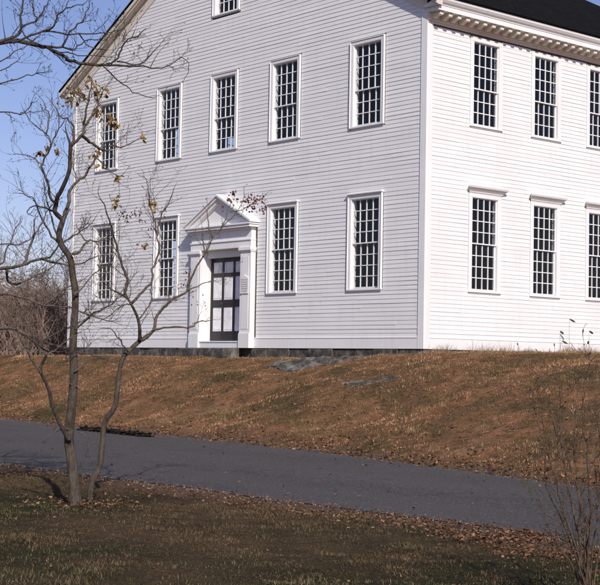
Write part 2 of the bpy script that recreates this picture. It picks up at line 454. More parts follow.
# water table
trim('base_board', lambda mb: (mb.box(-BW+.17, ent[0]+.02, -.024, 0, .0, .29), mb.box(ent[1]-.02, -.17, -.024, 0, .0, .29),
     mb.box(-BW+.17, ent[0]+.02, -.034, -.024, .262, .29), mb.box(ent[1]-.02, -.17, -.034, -.024, .262, .29)))
trim('base_board', lambda mb: (mb.box(0, .024, .17, BL-.17, .0, .29), mb.box(.024, .034, .17, BL-.17, .262, .29)))
trim('base_board', lambda mb: (mb.box(-BW-.024, -BW, .17, BL-.17, .0, .29)))
trim('base_board', lambda mb: (mb.box(-BW+.17, -.17, BL, BL+.024, .0, .29)))

# ---- windows
def window(P, o, cap):
    u0, u1, z0, z1, rows, kind = o
    w = empty('window', P((u0+u1)/2, 0, z0)); setpar(w, house)
    mb = MB(); D = .045 if P is PF else .030
    wbox(mb, P, u0-CS, u0, -.0, D, z0, z1); wbox(mb, P, u1, u1+CS, -.0, D, z0, z1)
    wbox(mb, P, u0-CS, u1+CS, 0, D+.002, z1, z1+CS*.95)
    # backband
    bb = .020 if P is PF else .004
    for a, b in ((u0-CS-.022, u0-CS), (u1+CS, u1+CS+.022)): wbox(mb, P, a, b, 0, D+bb, z0-.02, z1+CS*.95)
    wbox(mb, P, u0-CS-.022, u1+CS+.022, 0, D+bb+.002, z1+CS*.95, z1+CS*.95+.024)
    # jamb lining
    wbox(mb, P, u0, u0+.014, -.145, D-.004, z0, z1); wbox(mb, P, u1-.014, u1, -.145, D-.004, z0, z1); wbox(mb, P, u0, u1, -.145, D-.004, z1-.014, z1)
    mb.build('casing', M_TRIM, w, bevel=.003)
    mb = MB(); wbox(mb, P, u0-CS-.03, u1+CS+.03, -.0, .056, z0-.045, z0); wbox(mb, P, u0, u1, -.125, 0, z0-.03, z0); wbox(mb, P, u0-CS, u1+CS, 0, .026, z0-.075, z0-.045)
    mb.build('sill', M_TRIM, w, bevel=.004)
    if cap == 'crown':
        mb = MB()
        prof = [(0, 0), (.05, 0), (.06, .03), (.10, .07), (.15, .11), (.165, .15), (.165, .175), (.0, .185)]
        zb = z1+CS*.95+.026
        def ring(u, s): return [P(u+s*d, d, zb+h) for d, h in prof]
        a = ring(u0-CS-.0, -1); b = ring(u1+CS+.0, 1)
        mb.prism(a, b); mb.build('head_cap', M_TRIM, w)
    elif cap == 'flat':
        zb = z1+CS*.95+.026
        mb = MB(); wbox(mb, P, u0-CS-.045, u1+CS+.045, 0, .095, zb, zb+.03); wbox(mb, P, u0-CS-.03, u1+CS+.03, 0, .075, zb+.03, zb+.045); mb.build('head_cap', M_TRIM, w, bevel=.003)
    # sashes: upper one sits outward of the lower one
    top_rows = 4 if rows > 5 else 3
    ph = (z1-z0-.13)/rows
    zs = z0+.07+ph*(rows-top_rows)
    for (a, b, n, d) in ((zs-.005, z1, top_rows, -.012), (z0, zs+.025, rows-top_rows, -.052)):
        mb = MB(); st = .046
        wbox(mb, P, u0, u0+st, d-.038, d, a, b); wbox(mb, P, u1-st, u1, d-.038, d, a, b)
        bot = .05 if a == z0 else .03
        wbox(mb, P, u0+st, u1-st, d-.038, d-.0005, a, a+bot); wbox(mb, P, u0+st, u1-st, d-.038, d-.0005, b-.032, b)
        iu0, iu1, iz0, iz1 = u0+st, u1-st, a+bot, b-.032
        for k in range(1, 4):
            c = iu0+(iu1-iu0)*k/4; wbox(mb, P, c-.011, c+.011, d-.032, d-.004, iz0, iz1)
        for k in range(1, n):
            c = iz0+(iz1-iz0)*k/n; wbox(mb, P, iu0, iu1, d-.031, d-.006, c-.011, c+.011)
        s = mb.build('sash', M_TRIM, w)
        g = MB(); rn = random.Random(int((u0+50)*100+z0*10+a*7))
        for i in range(4):
            for k in range(n):
                a0 = iu0+(iu1-iu0)*i/4; a1 = iu0+(iu1-iu0)*(i+1)/4; c0 = iz0+(iz1-iz0)*k/n; c1 = iz0+(iz1-iz0)*(k+1)/n
                e = [rn.uniform(-.004, .004) for _ in range(3)]
                g.quad(P(a0, d-.018+e[0], c0), P(a1, d-.018+e[1], c0), P(a1, d-.018+e[1]+e[2], c1), P(a0, d-.018+e[0]+e[2], c1))
        g.build('glass', M_GLASS, w)
for o in F_OP: window(PF, o, 'flat' if o[5] == 'low' else None)
for o in R_OP: window(PR, o, 'crown' if o[5] == 'low' else None)
for o in R_OP: window(PL, o, 'crown' if o[5] == 'low' else None)

# ---- eave cornice, both sides
def cornice(sgn, x0):
    X = lambda d: x0+sgn*d
    Y0, Y1 = -.12, BL+.12
    root = empty('cornice', (x0, 0, 8)); setpar(root, house)
    mb = MB()
    prof = [(0, 8.165), (.42, 8.165), (.42, 8.272), (0, 8.272)]
    mb.prism([(X(d), -.04, z) for d, z in prof], [(X(d), BL+.04, z) for d, z in prof])
    prof = [(0, 8.274), (.42, 8.274), (.43, 8.282), (.44, 8.31), (.48, 8.345), (.52, 8.40), (.53, 8.455), (.50, 8.47), (0, 8.33)]
    mb.prism([(X(d), Y0, z) for d, z in prof], [(X(d), Y1, z) for d, z in prof])
    mb.build('crown_moulding', M_TRIM, root)
    mb = MB()
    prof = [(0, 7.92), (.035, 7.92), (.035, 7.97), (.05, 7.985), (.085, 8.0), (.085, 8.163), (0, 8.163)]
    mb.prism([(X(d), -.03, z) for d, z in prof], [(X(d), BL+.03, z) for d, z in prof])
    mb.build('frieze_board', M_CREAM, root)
    b = None; y = .05; k = 0
    while y < BL-.1:
        if b is None or True:
            if b is None:
                mb = MB()
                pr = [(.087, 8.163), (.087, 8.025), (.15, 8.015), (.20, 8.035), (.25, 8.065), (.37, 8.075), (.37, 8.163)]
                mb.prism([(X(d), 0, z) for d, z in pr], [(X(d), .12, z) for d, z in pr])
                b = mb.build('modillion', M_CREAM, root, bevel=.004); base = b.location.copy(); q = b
            else:
                q = b.copy(); COL.objects.link(q); q.parent = root
            q.location = base+Vector((0, y, 0))
        y += .315
cornice(1, 0); cornice(-1, -BW)
# ---- raking cornice of the gables
def rake(ys, sgn):
    root = MB(); xr = CX
    for s in (1, -1):
        xe = CX+s*(BW/2+.50); ze = 8.40
        zr = ze+(BW/2+.50)*SL
        def strip(y0, y1, a0, a1):   # a = offset measured down from the roof line
            ra = [(xe, y0, ze-a0), (xe, y1, ze-a0), (xe, y1, ze-a1), (xe, y0, ze-a1)]
            rb = [(xr, y0, zr-a0), (xr, y1, zr-a0), (xr, y1, zr-a1), (xr, y0, zr-a1)]
            root.prism(ra, rb)
        strip(ys, ys+sgn*.16, 0, .135)         # soffit and fascia block
        strip(ys+sgn*.16, ys+sgn*.21, -.02, .12)
        strip(ys+sgn*.21, ys+sgn*.26, -.055, .055)
        # rake frieze board on the wall
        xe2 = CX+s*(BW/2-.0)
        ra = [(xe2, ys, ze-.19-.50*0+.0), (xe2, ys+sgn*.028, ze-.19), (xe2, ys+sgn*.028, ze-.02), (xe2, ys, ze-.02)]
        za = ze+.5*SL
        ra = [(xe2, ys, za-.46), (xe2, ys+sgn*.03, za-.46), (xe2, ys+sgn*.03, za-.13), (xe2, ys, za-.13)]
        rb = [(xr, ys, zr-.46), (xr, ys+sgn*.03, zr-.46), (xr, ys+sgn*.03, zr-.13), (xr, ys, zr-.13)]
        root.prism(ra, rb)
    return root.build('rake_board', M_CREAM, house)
rake(-.002, -1); rake(BL+.002, 1)
# ---- roof
mb = MB()
for s in (1, -1):
    xe = CX+s*(BW/2+.555); ze = 8.46; zr = ze+(BW/2+.555)*SL
    mb.prism([(xe, -.29, ze), (xe, BL+.29, ze), (xe, BL+.29, ze+.045), (xe, -.29, ze+.045)], [(CX, -.29, zr), (CX, BL+.29, zr), (CX, BL+.29, zr+.045), (CX, -.29, zr+.045)])
mb.build('roof', M_ROOF, house)

# ---- foundation
mb = MB(); rn = random.Random(3)
def course(fn, a, b):
    x = a
    while x < b:
        w = rn.uniform(.28, 1.0); x2 = min(b, x+w)
        fn(x+.012, x2-.012, rn.uniform(.0, .05)); x = x2
course(lambda a, b, d: mb.box(a, b, -.0+.02-d, .5, -1.2, -.012-rn.uniform(0, .01)), -BW+.02, -.02)
course(lambda a, b, d: mb.box(-.5, -.02+d, a, b, -1.2, -.012-rn.uniform(0, .01)), .0, BL)
course(lambda a, b, d: mb.box(-BW+.02-d, -BW+.5, a, b, -1.2, -.012), .0, BL)
course(lambda a, b, d: mb.box(a, b, BL-.5, BL-.02+d, -1.2, -.012), -BW+.02, -.02)
fo = mb.build('foundation', M_STONE, house, bevel=.015)
mb = MB(); mb.box(-BW+.05, -.05, .05, BL-.05, -1.2, -.03); mb.build('cellar_fill', M_STONE, house)

# ---- entrance
EC = -7.88
ent_o = empty('entrance', (EC, -.2, 0)); setpar(ent_o, house)
def E_(name, fn, bev=.004, m=None): return trim(name, fn, ent_o, m, bev)
for a, b, o in ((EC-1.40, EC-.93, 1), (EC+.93, EC+1.40, 1)):
    def fn(mb):
        mb.box(a, b, -.17, 0, .42, 2.66)
        mb.box(a+.085, b-.085, -.18, -.17, .52, 2.54)      # raised field
        mb.box(a-.0, b+.0, -.205, -.0, 0.0, .40); mb.box(a+.0, b-.0, -.19, -.0, .40, .43)
        mb.box(a-.02, b+.02, -.20, 0, 2.66, 2.70); mb.box(a-.035, b+.035, -.225, 0, 2.70, 2.79)
    E_('pilaster', fn)
E_('entablature', lambda mb: (mb.box(EC-1.40, EC+1.40, -.18, 0, 2.79, 2.98), mb.box(EC-1.41, EC+1.41, -.205, 0, 2.98, 3.02),
    mb.box(EC-1.39, EC+1.39, -.165, 0, 3.02, 3.28), mb.box(EC-1.42, EC+1.42, -.215, 0, 3.28, 3.34),
    mb.box(EC-1.50, EC+1.50, -.33, 0, 3.34, 3.41), mb.box(EC-1.53, EC+1.53, -.36, 0, 3.41, 3.455)))
def ped(mb):
    zb = 3.457; hw = 1.53; sl = .525; zp = zb+hw*sl+.04
    mb.prism([(EC-hw+.1, -.16, zb), (EC+hw-.1, -.16, zb), (EC, -.16, zp-.1)], [(EC-hw+.1, 0, zb), (EC+hw-.1, 0, zb), (EC, 0, zp-.1)])
    for s in (1, -1):
        for (y, o0, o1, ex) in ((-.27, .19, .105, -.02), (-.33, .105, .05, .0), (-.37, .05, -.012, .03)):
            xe = EC+s*(hw+ex); ze = zb+.055
            zz = ze+(hw+ex)*sl
            lo = lambda d: max(zb, ze+.06-d)
            A = [(xe, y, ze-min(o0, .05)), (xe, 0, ze-min(o0, .05)), (xe, 0, ze-o1+.0 if o1 < .05 else ze-.045), (xe, y, ze-o1 if o1 < .05 else ze-.045)]
            # full-thickness strip, cut where it meets the horizontal cornice
            t0 = max(0.0, (o0-.05)/sl)
            A = [(xe-s*t0, y, ze-.05+.0), (xe-s*t0, 0, ze-.05), (xe, 0, ze-min(o1, .048)), (xe, y, ze-min(o1, .048))]
            B = [(EC, y, zz-o0), (EC, 0, zz-o0), (EC, 0, zz-o1), (EC, y, zz-o1)]
            mb.prism(A, B)
E_('pediment', ped, .002)
def jambs(mb):
    for s in (-1, 1):
        x = EC+s*.93
        mb.box(x, x+s*.03, .0, .30, .03, 2.84)
        mb.box(x-s*.012, x, -.02, .03, .2, 2.78)
        mb.box(x-s*.03, x, .12, .24, .2, 2.62)
    mb.box(EC-.93, EC+.93, -.165, .02, 2.792, 2.80)
    mb.box(EC-.93, EC+.93, .06, .30, 2.58, 2.86)
    mb.box(EC-.93, EC+.93, -.12, .30, 2.80, 2.86)
E_('door_jamb', jambs)
E_('threshold', lambda mb: (mb.box(EC-.93, EC+.93, -.15, .3, .0, .16), mb.box(EC-.93, EC+.93, -.17, .3, .16, .195)))
dr = MB()
y0, y1 = .20, .245
xs = [EC-.90, EC-.80, EC-.37, EC-.29, EC+.14, EC+.22, EC+.80, EC+.90]
for a, b in ((xs[0], xs[1]), (xs[2], xs[3]), (xs[4], xs[5]), (xs[6], xs[7])): dr.box(a, b, y0, y1, .2, 2.57)
for z0, z1 in ((.2, .48), (1.17, 1.38), (2.04, 2.15), (2.46, 2.57)):
    for a, b in ((xs[1], xs[2]), (xs[3], xs[4]), (xs[5], xs[6])): dr.box(a, b, y0+.004, y1-.002, z0, z1)
d_ = dr.build('door', M_BLACK, house, bevel=.004)
for a, b in ((xs[1], xs[2]), (xs[3], xs[4]), (xs[5], xs[6])):
    for z0, z1 in ((.48, 1.17), (1.38, 2.04), (2.15, 2.46)):
        mb = MB(); mb.box(a, b, y0+.02, y1-.01, z0, z1); mb.box(a+.05, b-.05, y0+.012, y0+.02, z0+.05, z1-.05); mb.build('door_panel', M_PANEL, d_, bevel=.005)
mb = MB(); mb.tube([(EC-.33, .2, 1.27), (EC-.33, .15, 1.27), (EC-.33, .14, 1.27)], [.012, .012, .028], 10); mb.build('handle', M_STONE, d_)
mb = MB(); mb.box(EC-1.15, EC+.98, -.75, -.17, -.5, -.012); stp = mb.build('door_step', M_STONE, house, bevel=.02)

# plaque on the right pilaster
pq = empty('wall_plaque', (EC+1.16, -.2, 1.55))
tag(pq, 'small white notice board with a pointed top on the right pilaster beside the door', 'sign')
mb = MB(); xa, xb = EC+.975, EC+1.335
mb.prism([(xa, -.205, 1.50), (xb, -.205, 1.50), (xb, -.205, 1.93), ((xa+xb)/2, -.205, 2.02), (xa, -.205, 1.93)], [(xa, -.181, 1.50), (xb, -.181, 1.50), (xb, -.181, 1.93), ((xa+xb)/2, -.181, 2.02), (xa, -.181, 1.93)])
mb.build('board', M_PLQ, pq, bevel=.003)
mb = MB(); rn = random.Random(5)
for r in range(6):
    z = 1.87-r*.062; x = xa+.04+rn.uniform(0, .03)
    while x < xb-.06:
        w = rn.uniform(.012, .03); mb.box(x, min(xb-.03, x+w), -.2065, -.2052, z, z+.022); x += w+rn.uniform(.006, .014)
mb.build('lettering', M_INK, pq)

# ------------------------------------------------------------------ rocks
def rock(name, c, sx, sy_, h, rot, label, seed, hs=.06):
    bm = bmesh.new(); bmesh.ops.create_icosphere(bm, subdivisions=5, radius=1)
    for v in bm.verts:
        p = v.co.copy(); n = noise.fractal(p*1.6+Vector((seed, 0, 0)), .9, 2.2, 5)
        q = noise.noise(p*5+Vector((0, seed, 0)))
        r = 1+.25*n+.05*q
        x, y = p.x*r*sx, p.y*r*sy_
        crk = abs(noise.noise(Vector((p.x*sx*1.7, p.y*sy_*3.1, seed))))
        zz = max(p.z, -.5)*h*(1+.7*n)+.05*q-.07*max(0, 1-crk*7)+.03*noise.noise(Vector((p.x*sx*6, p.y*sy_*6, seed)))
        ca, sa = math.cos(rot), math.sin(rot)
        X, Y = c[0]+x*ca-y*sa, c[1]+x*sa+y*ca
        v.co = Vector((X, Y, gz(X, Y, False)-hs+zz))
    me = bpy.data.meshes.new(name); bm.to_mesh(me); bm.free(); me.materials.append(M_STONE)
    o = bpy.data.objects.new(name, me); COL.objects.link(o); tag(o, label, 'rock'); return o
g1 = ground_at(312, 366); g2 = ground_at(372, 382); g3 = ground_at(335, 396)
rock('ledge_rock', g1, 1.6, .56, .17, .05, 'broad low grey ledge breaking through the grass just below the front wall', 1)
rock('ledge_rock', g2, 1.0, .22, .05, .3, 'narrow flat grey rock sunk flush in the middle of the grassy bank', 5, .03)

# ------------------------------------------------------------------ grass (numpy blades)
def blades(name, pts, h, w, material, label, cat):
    """pts: (n,3) roots; single bent blade = 1 quad + 1 tri"""
    n = len(pts); a = np.random.rand(n)*2*np.pi; patch = np.array([noise.noise((p[0]*.7, p[1]*.9, 3.3))+.8*noise.noise((p[0]*3.1, p[1]*3.6, 1.1)) for p in pts]); hh = h*(0.5+np.random.rand(n)*.9)*np.clip(1+patch*1.5, .35, 2.6); ww = w*(.6+.8*np.random.rand(n))
    lean = .25+np.random.rand(n)*1.15; la = np.random.rand(n)*2*np.pi
    dx, dy = np.cos(a)*ww/2, np.sin(a)*ww/2
    lx, ly = np.cos(la)*lean*hh, np.sin(la)*lean*hh
    V = np.zeros((n, 5, 3))
    V[:, 0] = pts+np.stack([-dx, -dy, -.01*np.ones(n)], 1); V[:, 1] = pts+np.stack([dx, dy, -.01*np.ones(n)], 1)
    V[:, 2] = pts+np.stack([dx*.7+lx*.35, dy*.7+ly*.35, hh*np.maximum(.2, .6-.28*lean)], 1); V[:, 3] = pts+np.stack([-dx*.7+lx*.35, -dy*.7+ly*.35, hh*np.maximum(.2, .6-.28*lean)], 1)
    V[:, 4] = pts+np.stack([lx, ly, hh*np.maximum(.12, 1-.62*lean)], 1)
    base = np.arange(n)[:, None]*5
    loops = np.concatenate([base+np.array([[0, 1, 2, 3]]), base+np.array([[3, 2, 4]])], 1).reshape(-1)
    me = bpy.data.meshes.new(name); me.vertices.add(n*5); me.vertices.foreach_set('co', V.reshape(-1))
    me.loops.add(len(loops)); me.loops.foreach_set('vertex_index', loops.astype(np.int32))
    me.polygons.add(n*2); ls = np.stack([np.arange(n)*7, np.arange(n)*7+4], 1).reshape(-1)
    me.polygons.foreach_set('loop_start', ls.astype(np.int32))
    me.update(); me.validate(); me.materials.append(material)
    o = bpy.data.objects.new(name, me); COL.objects.link(o); tag(o, label, cat, kind='stuff'); return o
def grassmat(name, stops, patch):
    m, t, b = mat(name, .8, .15)
    c = ramp(t, island(t), stops)
    f = noi(t, .55, None, 6, .66, .4)
    c = mix(t, ramp(t, f, [(.42, (0,0,0)), (.56, (.9,.9,.9))]), c, patch)
    f2 = noi(t, 2.6, None, 4, .65)
    c = mix(t, .8, c, ramp(t, f2, [(.36, (.42,.42,.42)), (.62, (1.45,1.45,1.45))]), 'MULTIPLY')
    t.links.new(c, b.inputs['Base Color']); return m
def in_view(x, y, z, m=25):
    d = np.stack([x-CAM.x, y-CAM.y, z-CAM.z], 1)
    dz = d@np.array(FW); u = 300+FPX*(d@np.array(RT))/dz; v = 292.5-FPX*(d@np.array(UP))/dz
    return (dz > 1)&(u > -m)&(u < 600+m)&(v > -m)&(v < 585+m*2)
def scatter(n, x0, x1, y0, y1, keep):
    out = []
    xs_ = np.random.uniform(x0, x1, n); ys_ = np.random.uniform(y0, y1, n)
    ok = in_view(xs_, ys_, np.full(n, -1.5), 60)|in_view(xs_, ys_, np.full(n, -2.), 60)|in_view(xs_, ys_, np.full(n, -.3), 60)
    for x, y in zip(xs_[ok], ys_[ok]):
        if keep(x, y): out.append((x, y, gz(x, y)))
    return np.array(out)
def k_front(x, y):
    d = ynear(x)-y
    return d > .05 and random.random() < min(1, .08+d*.5)*(.55+.9*noise.noise((x*.9, y*.9, 2)))*1.0+.15*(d > .8)
def k_bank(x, y):
    if x > -BW-.3 and x < .25 and y > -.12: return False
    if EC-1.2 < x < EC+1.0 and y > -.8: return False
    for g, rx, ry in ((g1, .8, .2), (g2, .5, .1)):
        if ((x-g.x)/rx)**2+((y-g.y)/ry)**2 < 1: return False
    d = y-yfar(x)
    return d > .04 and random.random() < min(1, .2+d*.8)*(.65+.8*noise.noise((x*.8, y*.8, 7)))
MG1 = grassmat('lawn_blades', [(0, (.035,.044,.017)), (.45, (.062,.066,.027)), (.7, (.12,.086,.045)), (1, (.22,.16,.095))], (.125,.082,.045))  # lawn blade tones also carry the foreground shade in their colour
MG2 = grassmat('bank_blades', [(0, (.26,.135,.07)), (.4, (.50,.25,.13)), (.75, (.56,.31,.175)), (1, (.58,.39,.25))], (.20,.15,.068))
P1 = scatter(420000, 6, 26, -24, -13.5, k_front)
blades('grass', P1, .027, .0055, MG1, 'short green and tan lawn grass on the near side of the road', 'grass')
P2 = scatter(900000, -18, 24, -13.5, 9, k_bank)
blades('grass', P2, .042, .007, MG2, 'dry russet grass covering the bank between road and building', 'grass')
# tall pale tufts at the foot of the right wall
P3 = []
for _ in range(9000):
    y = random.uniform(-.2, 9); x = .12+abs(random.gauss(0, .25))
    if random.random() < .3+.7*(noise.noise((y*1.5, 0, 0)) > -.05)*min(1, max(.1, y/3)): P3.append((x, y, gz(x, y)))
MG3 = grassmat('pale_straw', [(0, (.2,.12,.07)), (.6, (.36,.25,.15)), (1, (.5,.4,.28))], (.3,.2,.12))
blades('tall_grass', np.array(P3), .24, .008, MG3, 'pale dry straw tufts growing along the foot of the side wall', 'grass')

# ------------------------------------------------------------------ fallen leaves, gravel
def leafquad(mb, c, s, flatness=.5, droop=None):
    a = random.uniform(0, 2*math.pi); t = Vector((math.cos(a), math.sin(a), random.uniform(-flatness, flatness))).normalized()
    if droop: t = (t*.6+Vector((0, 0, -droop))).normalized()
    n = Vector((random.uniform(-flatness, flatness), random.uniform(-flatness, flatness), 1))
    if droop: n = Vector((random.uniform(-1, 1), random.uniform(-1, 1), .3))
    b = t.cross(n).normalized(); n = b.cross(t)
    cu = random.uniform(-.5, .5)
    P = [c, c+t*s*.35+b*s*.33+n*s*cu, c+t*s*.75+b*s*.22+n*s*cu, c+t*s, c+t*s*.7-b*s*.24+n*s*cu*.8, c+t*s*.3-b*s*.3+n*s*cu]
    n0 = len(mb.v); mb.v += [tuple(p) for p in P]; mb.f += [(n0, n0+1, n0+2, n0+3), (n0, n0+3, n0+4, n0+5)]
mb = MB(); cnt = 0
while cnt < 6500:
    x = random.uniform(5, 21); d = abs(random.gauss(.5, .42)) if random.random() < .85 else random.uniform(0, 7)
    y = ynear(x)-d
    dens = (.16+.84*sm((x-10)/6)) if d < 1.6 else .35
    if random.random() > dens*(.5+noise.noise((x*1.3, y*1.6, 5))): continue
    leafquad(mb, Vector((x, y, gz(x, y)+random.uniform(.008, .05))), random.uniform(.018, .044)*(1 if d < 1.6 else .8)); cnt += 1
for _ in range(2600):   # far edge and bank
    x = random.uniform(-16, 20); d = abs(random.gauss(.2, .35)) if random.random() < .6 else random.uniform(0, 4)
    y = yfar(x)+d; leafquad(mb, Vector((x, y, gz(x, y)+random.uniform(.01, .05))), random.uniform(.04, .085))
for _ in range(170):
    x = random.uniform(2, 20); y = random.uniform(ynear(x), yfar(x)); leafquad(mb, Vector((x, y, -1.96)), random.uniform(.03, .06), .2)
b0 = ground_at(82, 505)
for _ in range(260):
    x = b0.x+random.gauss(0, .45); y = b0.y+random.gauss(0, .35); leafquad(mb, Vector((x, y, gz(x, y)+random.uniform(.01, .05))), random.uniform(.025, .055))
o = mb.build('leaf_litter', M_LITTER, fix=False); tag(o, 'brown fallen leaves lying along the road edges and over the lawn', 'fallen leaves', kind='stuff')
mb = MB()
pa, pb = ground_at(84, 431), ground_at(150, 438)
for _ in range(900):
    s = random.random(); c = pa.lerp(pb, s); c.x += random.gauss(0, .06); c.y += random.gauss(0, .08)
    c.z = max(gz(c.x, c.y), -1.99)+random.uniform(.01, .07); leafquad(mb, c, random.uniform(.05, .1))
o = mb.build('debris', M_DEBRIS, fix=False); tag(o, 'black strip of wet rotted leaves against the far road edge behind the tree', 'debris', kind='stuff')
mb = MB()
for _ in range(7000):
    x = random.uniform(-14, 21)
    if random.random() < .5: y = yfar(x)+random.gauss(.08, .14)
    else: y = ynear(x)+random.gauss(-.06, .14)
    z = max(gz(x, y), -1.99); r = random.uniform(.005, .014); n0 = len(mb.v)
    for k in range(4):
        a = k*math.pi/2+random.random(); mb.v.append((x+r*math.cos(a), y+r*math.sin(a), z-.004))
    mb.v.append((x, y, z+r*.9)); mb.f += [(n0, n0+1, n0+4), (n0+1, n0+2, n0+4), (n0+2, n0+3, n0+4), (n0+3, n0, n0+4)]
o = mb.build('gravel', M_GRAVEL, fix=False); tag(o, 'loose gravel along both edges of the asphalt road', 'gravel', kind='stuff')

# ------------------------------------------------------------------ trees
class Tree:
    def __init__(s, seed):
        s.r = random.Random(seed); s.trunk = MB(); s.crown = MB(); s.leaf = MB(); s.tips = []
    def smooth(s, pts, rad):
        P = [Vector(p) for p in pts]; out, ro = [], []
        for i in range(len(P)-1):
            p0, p1, p2, p3 = P[max(i-1, 0)], P[i], P[i+1], P[min(i+2, len(P)-1)]
            for k in range(3):
                t = k/3
                q = .5*((2*p1)+(p2-p0)*t+(2*p0-5*p1+4*p2-p3)*t*t+(-p0+3*p1-3*p2+p3)*t**3)
                out.append(q); ro.append(rad[i]+(rad[i+1]-rad[i])*t)
        out.append(P[-1]); ro.append(rad[-1]); return out, ro
    def trace(s, pts2, r0, r1, depth, dd=0.0, main=False, twigs=1.0, sub=True, tl=.5, startd=None):
        """pts2: photo points; depth drifts by dd along the limb"""
        n = len(pts2); pts, rad = [], []
        L = [0]
        for a, b in zip(pts2, pts2[1:]): L.append(L[-1]+math.hypot(b[0]-a[0], b[1]-a[1]))
        for i, (u, v) in enumerate(pts2):
            f = L[i]/L[-1]
            pts.append(px(u, v, depth+dd*f+(s.r.uniform(-.03, .03) if 0 < i else 0))); rad.append(r0+(r1-r0)*f**.8)
        P, R = s.smooth(pts, rad)
        if not main:
            P = [p+Vector((s.r.gauss(0, .006), s.r.gauss(0, .006), s.r.gauss(0, .006)))*(1 if i else 0) for i, p in enumerate(P)]
        (s.trunk if main else s.crown).tube(P, R, 10 if main else 6)
        if twigs > 0: s.twig_along(P, R, twigs, tl)
        return P, R
    def twig_along(s, P, R, dens, tl):
        Ltot = sum((b-a).length for a, b in zip(P, P[1:]))
        n = int(Ltot*5.6*dens+s.r.random())
        for _ in range(n):
            f = s.r.uniform(.15, 1); i = min(len(P)-2, int(f*(len(P)-1)))
            p = P[i].lerp(P[i+1], s.r.random()); d = (P[i+1]-P[i]).normalized()
            rr = min(R[i]*.6, s.r.uniform(.003, .0055))
            s.twig(p, d, tl*s.r.uniform(.4, 1.2), rr, 0)
        s.twig(P[-1], (P[-1]-P[-2]).normalized(), tl*.5, R[-1]*.8, 1, .3)
    def twig(s, p, d, L, r, lvl, spread=None):
        ax = Vector((s.r.gauss(0, 1), s.r.gauss(0, 1), s.r.gauss(0, 1)))
        side = (ax-d*ax.dot(d)).normalized(); a = spread if spread is not None else s.r.uniform(.5, 1.15)
        d = (d*math.cos(a)+side*math.sin(a)); d.z += .12; d.normalize()
        n = 5; P, R = [p], [r]; q = p
        for k in range(n):
            d = (d+Vector((s.r.gauss(0, .16), s.r.gauss(0, .16), s.r.gauss(.05, .14)))).normalized()
            q = q+d*L/n; P.append(q); R.append(max(.0013, r*(1-.75*(k+1)/n)))
            if lvl < 2 and s.r.random() < (.62 if lvl == 0 else .42) and L > .09:
                s.twig(q, d, L*s.r.uniform(.35, .65), max(.0013, R[-1]*.8), lvl+1)
        s.crown.tube(P, R, 4, False)
        s.tips.append(q)
        if s.r.random() < .35:   # bud
            s.crown.tube([q, q+d*.012, q+d*.024], [.002, .0045, .001], 4, False)
    def leaves(s, u, v, depth, n, spread, size, mb=None):
        for _ in range(n):
            c = px(u+s.r.gauss(0, spread), v+s.r.gauss(0, spread), depth+s.r.gauss(0, .08))
            random.seed(s.r.random()); leafquad(mb or s.leaf, c, size*s.r.uniform(.6, 1.2), .8, s.r.uniform(.2, 1.1))
    def make(s, name, base, label, barkm, twigm, leafm=None, cat='tree'):
        e = empty(name, base); tag(e, label, cat)
        if s.trunk.v: s.trunk.build('trunk', barkm, e, smooth=True, fix=False)
        if s.crown.v: s.crown.build('crown', twigm, e, smooth=True, fix=False)
        if s.leaf.v: s.leaf.build('dry_leaves', leafm, e, fix=False)
        return e

D0 = 15.8
K0 = D0/FPX      # metres per photo pixel at the tree
T = Tree(11)
b1 = ground_at(76, 505); db = (b1-CAM).dot(FW); D0 = db; K0 = D0/FPX
# main stem
P, R = T.trace([(76,507),(74,480),(71,455),(69,438),(72,405),(74,370),(73,345),(75,310),(75,290),(72.6,275),(70,258),(61.5,245),(59,234),(63,220)], 5.9*K0, 2.9*K0, D0, .25, True, .25, tl=.3)
T.trunk.tube([px(76,513,D0), px(76.3,507,D0), px(75.5,500,D0), px(75,490,D0)], [9.5*K0, 7.2*K0, 6*K0, 5.3*K0], 10)
dA = D0+.25
T.trace([(63,220),(55,212),(56,205),(57.5,197),(61.5,190),(69,172),(70,158),(70.5,146.5)], 2.5*K0, 1.9*K0, dA, -.3, True, .9)
T.trace([(70.5,146.5),(82,136),(84,126),(85.5,115.6),(88,100),(92,88),(90,76)], 1.8*K0, .5*K0, dA-.3, -.2, twigs=1.5, tl=.4)
T.trace([(70.5,146.5),(74,138),(73.5,129),(69,121),(60,115.6),(51,102)], 1.6*K0, .4*K0, dA-.3, .3, twigs=1.4, tl=.35)
T.trace([(63,220),(68,207),(70,190),(78,181),(85.5,174),(96,158),(102,147),(114,146),(125,147),(143,137)], 2.2*K0, .4*K0, dA, .5, twigs=1.5, tl=.4)
T.trace([(82,136),(90,142),(97,148),(103,150)], 1.8*K0, 1.2*K0, dA-.25, .3, twigs=.8)
T.trace([(84,126),(92,117),(98,106),(97,95),(104,86)], 1.4*K0, .5*K0, dA-.25, .2, twigs=1.6, tl=.3)
T.trace([(88,100),(80,96),(74,90)], 1.0*K0, .5*K0, dA-.4, .1, twigs=1.5, tl=.25)
T.trace([(96,158),(104,164),(112,172),(121,176)], .9*K0, .4*K0, dA+.3, .1, twigs=1.5, tl=.25)
T.trace([(56,204),(50,196),(47,182),(43,170),(43.6,160),(50,150),(49.6,139.6),(44.5,132),(32.5,124),(25.6,115)], 1.5*K0, .4*K0, dA, -.5, twigs=1.3, tl=.35)
T.trace([(46,134),(48.7,115.6),(45,106),(42,98.5)], .9*K0, .35*K0, dA-.45, .1, twigs=1.6, tl=.3)
T.trace([(50,145),(56,136),(61,125),(66,119)], .9*K0, .35*K0, dA-.4, .1, twigs=1.6, tl=.3)
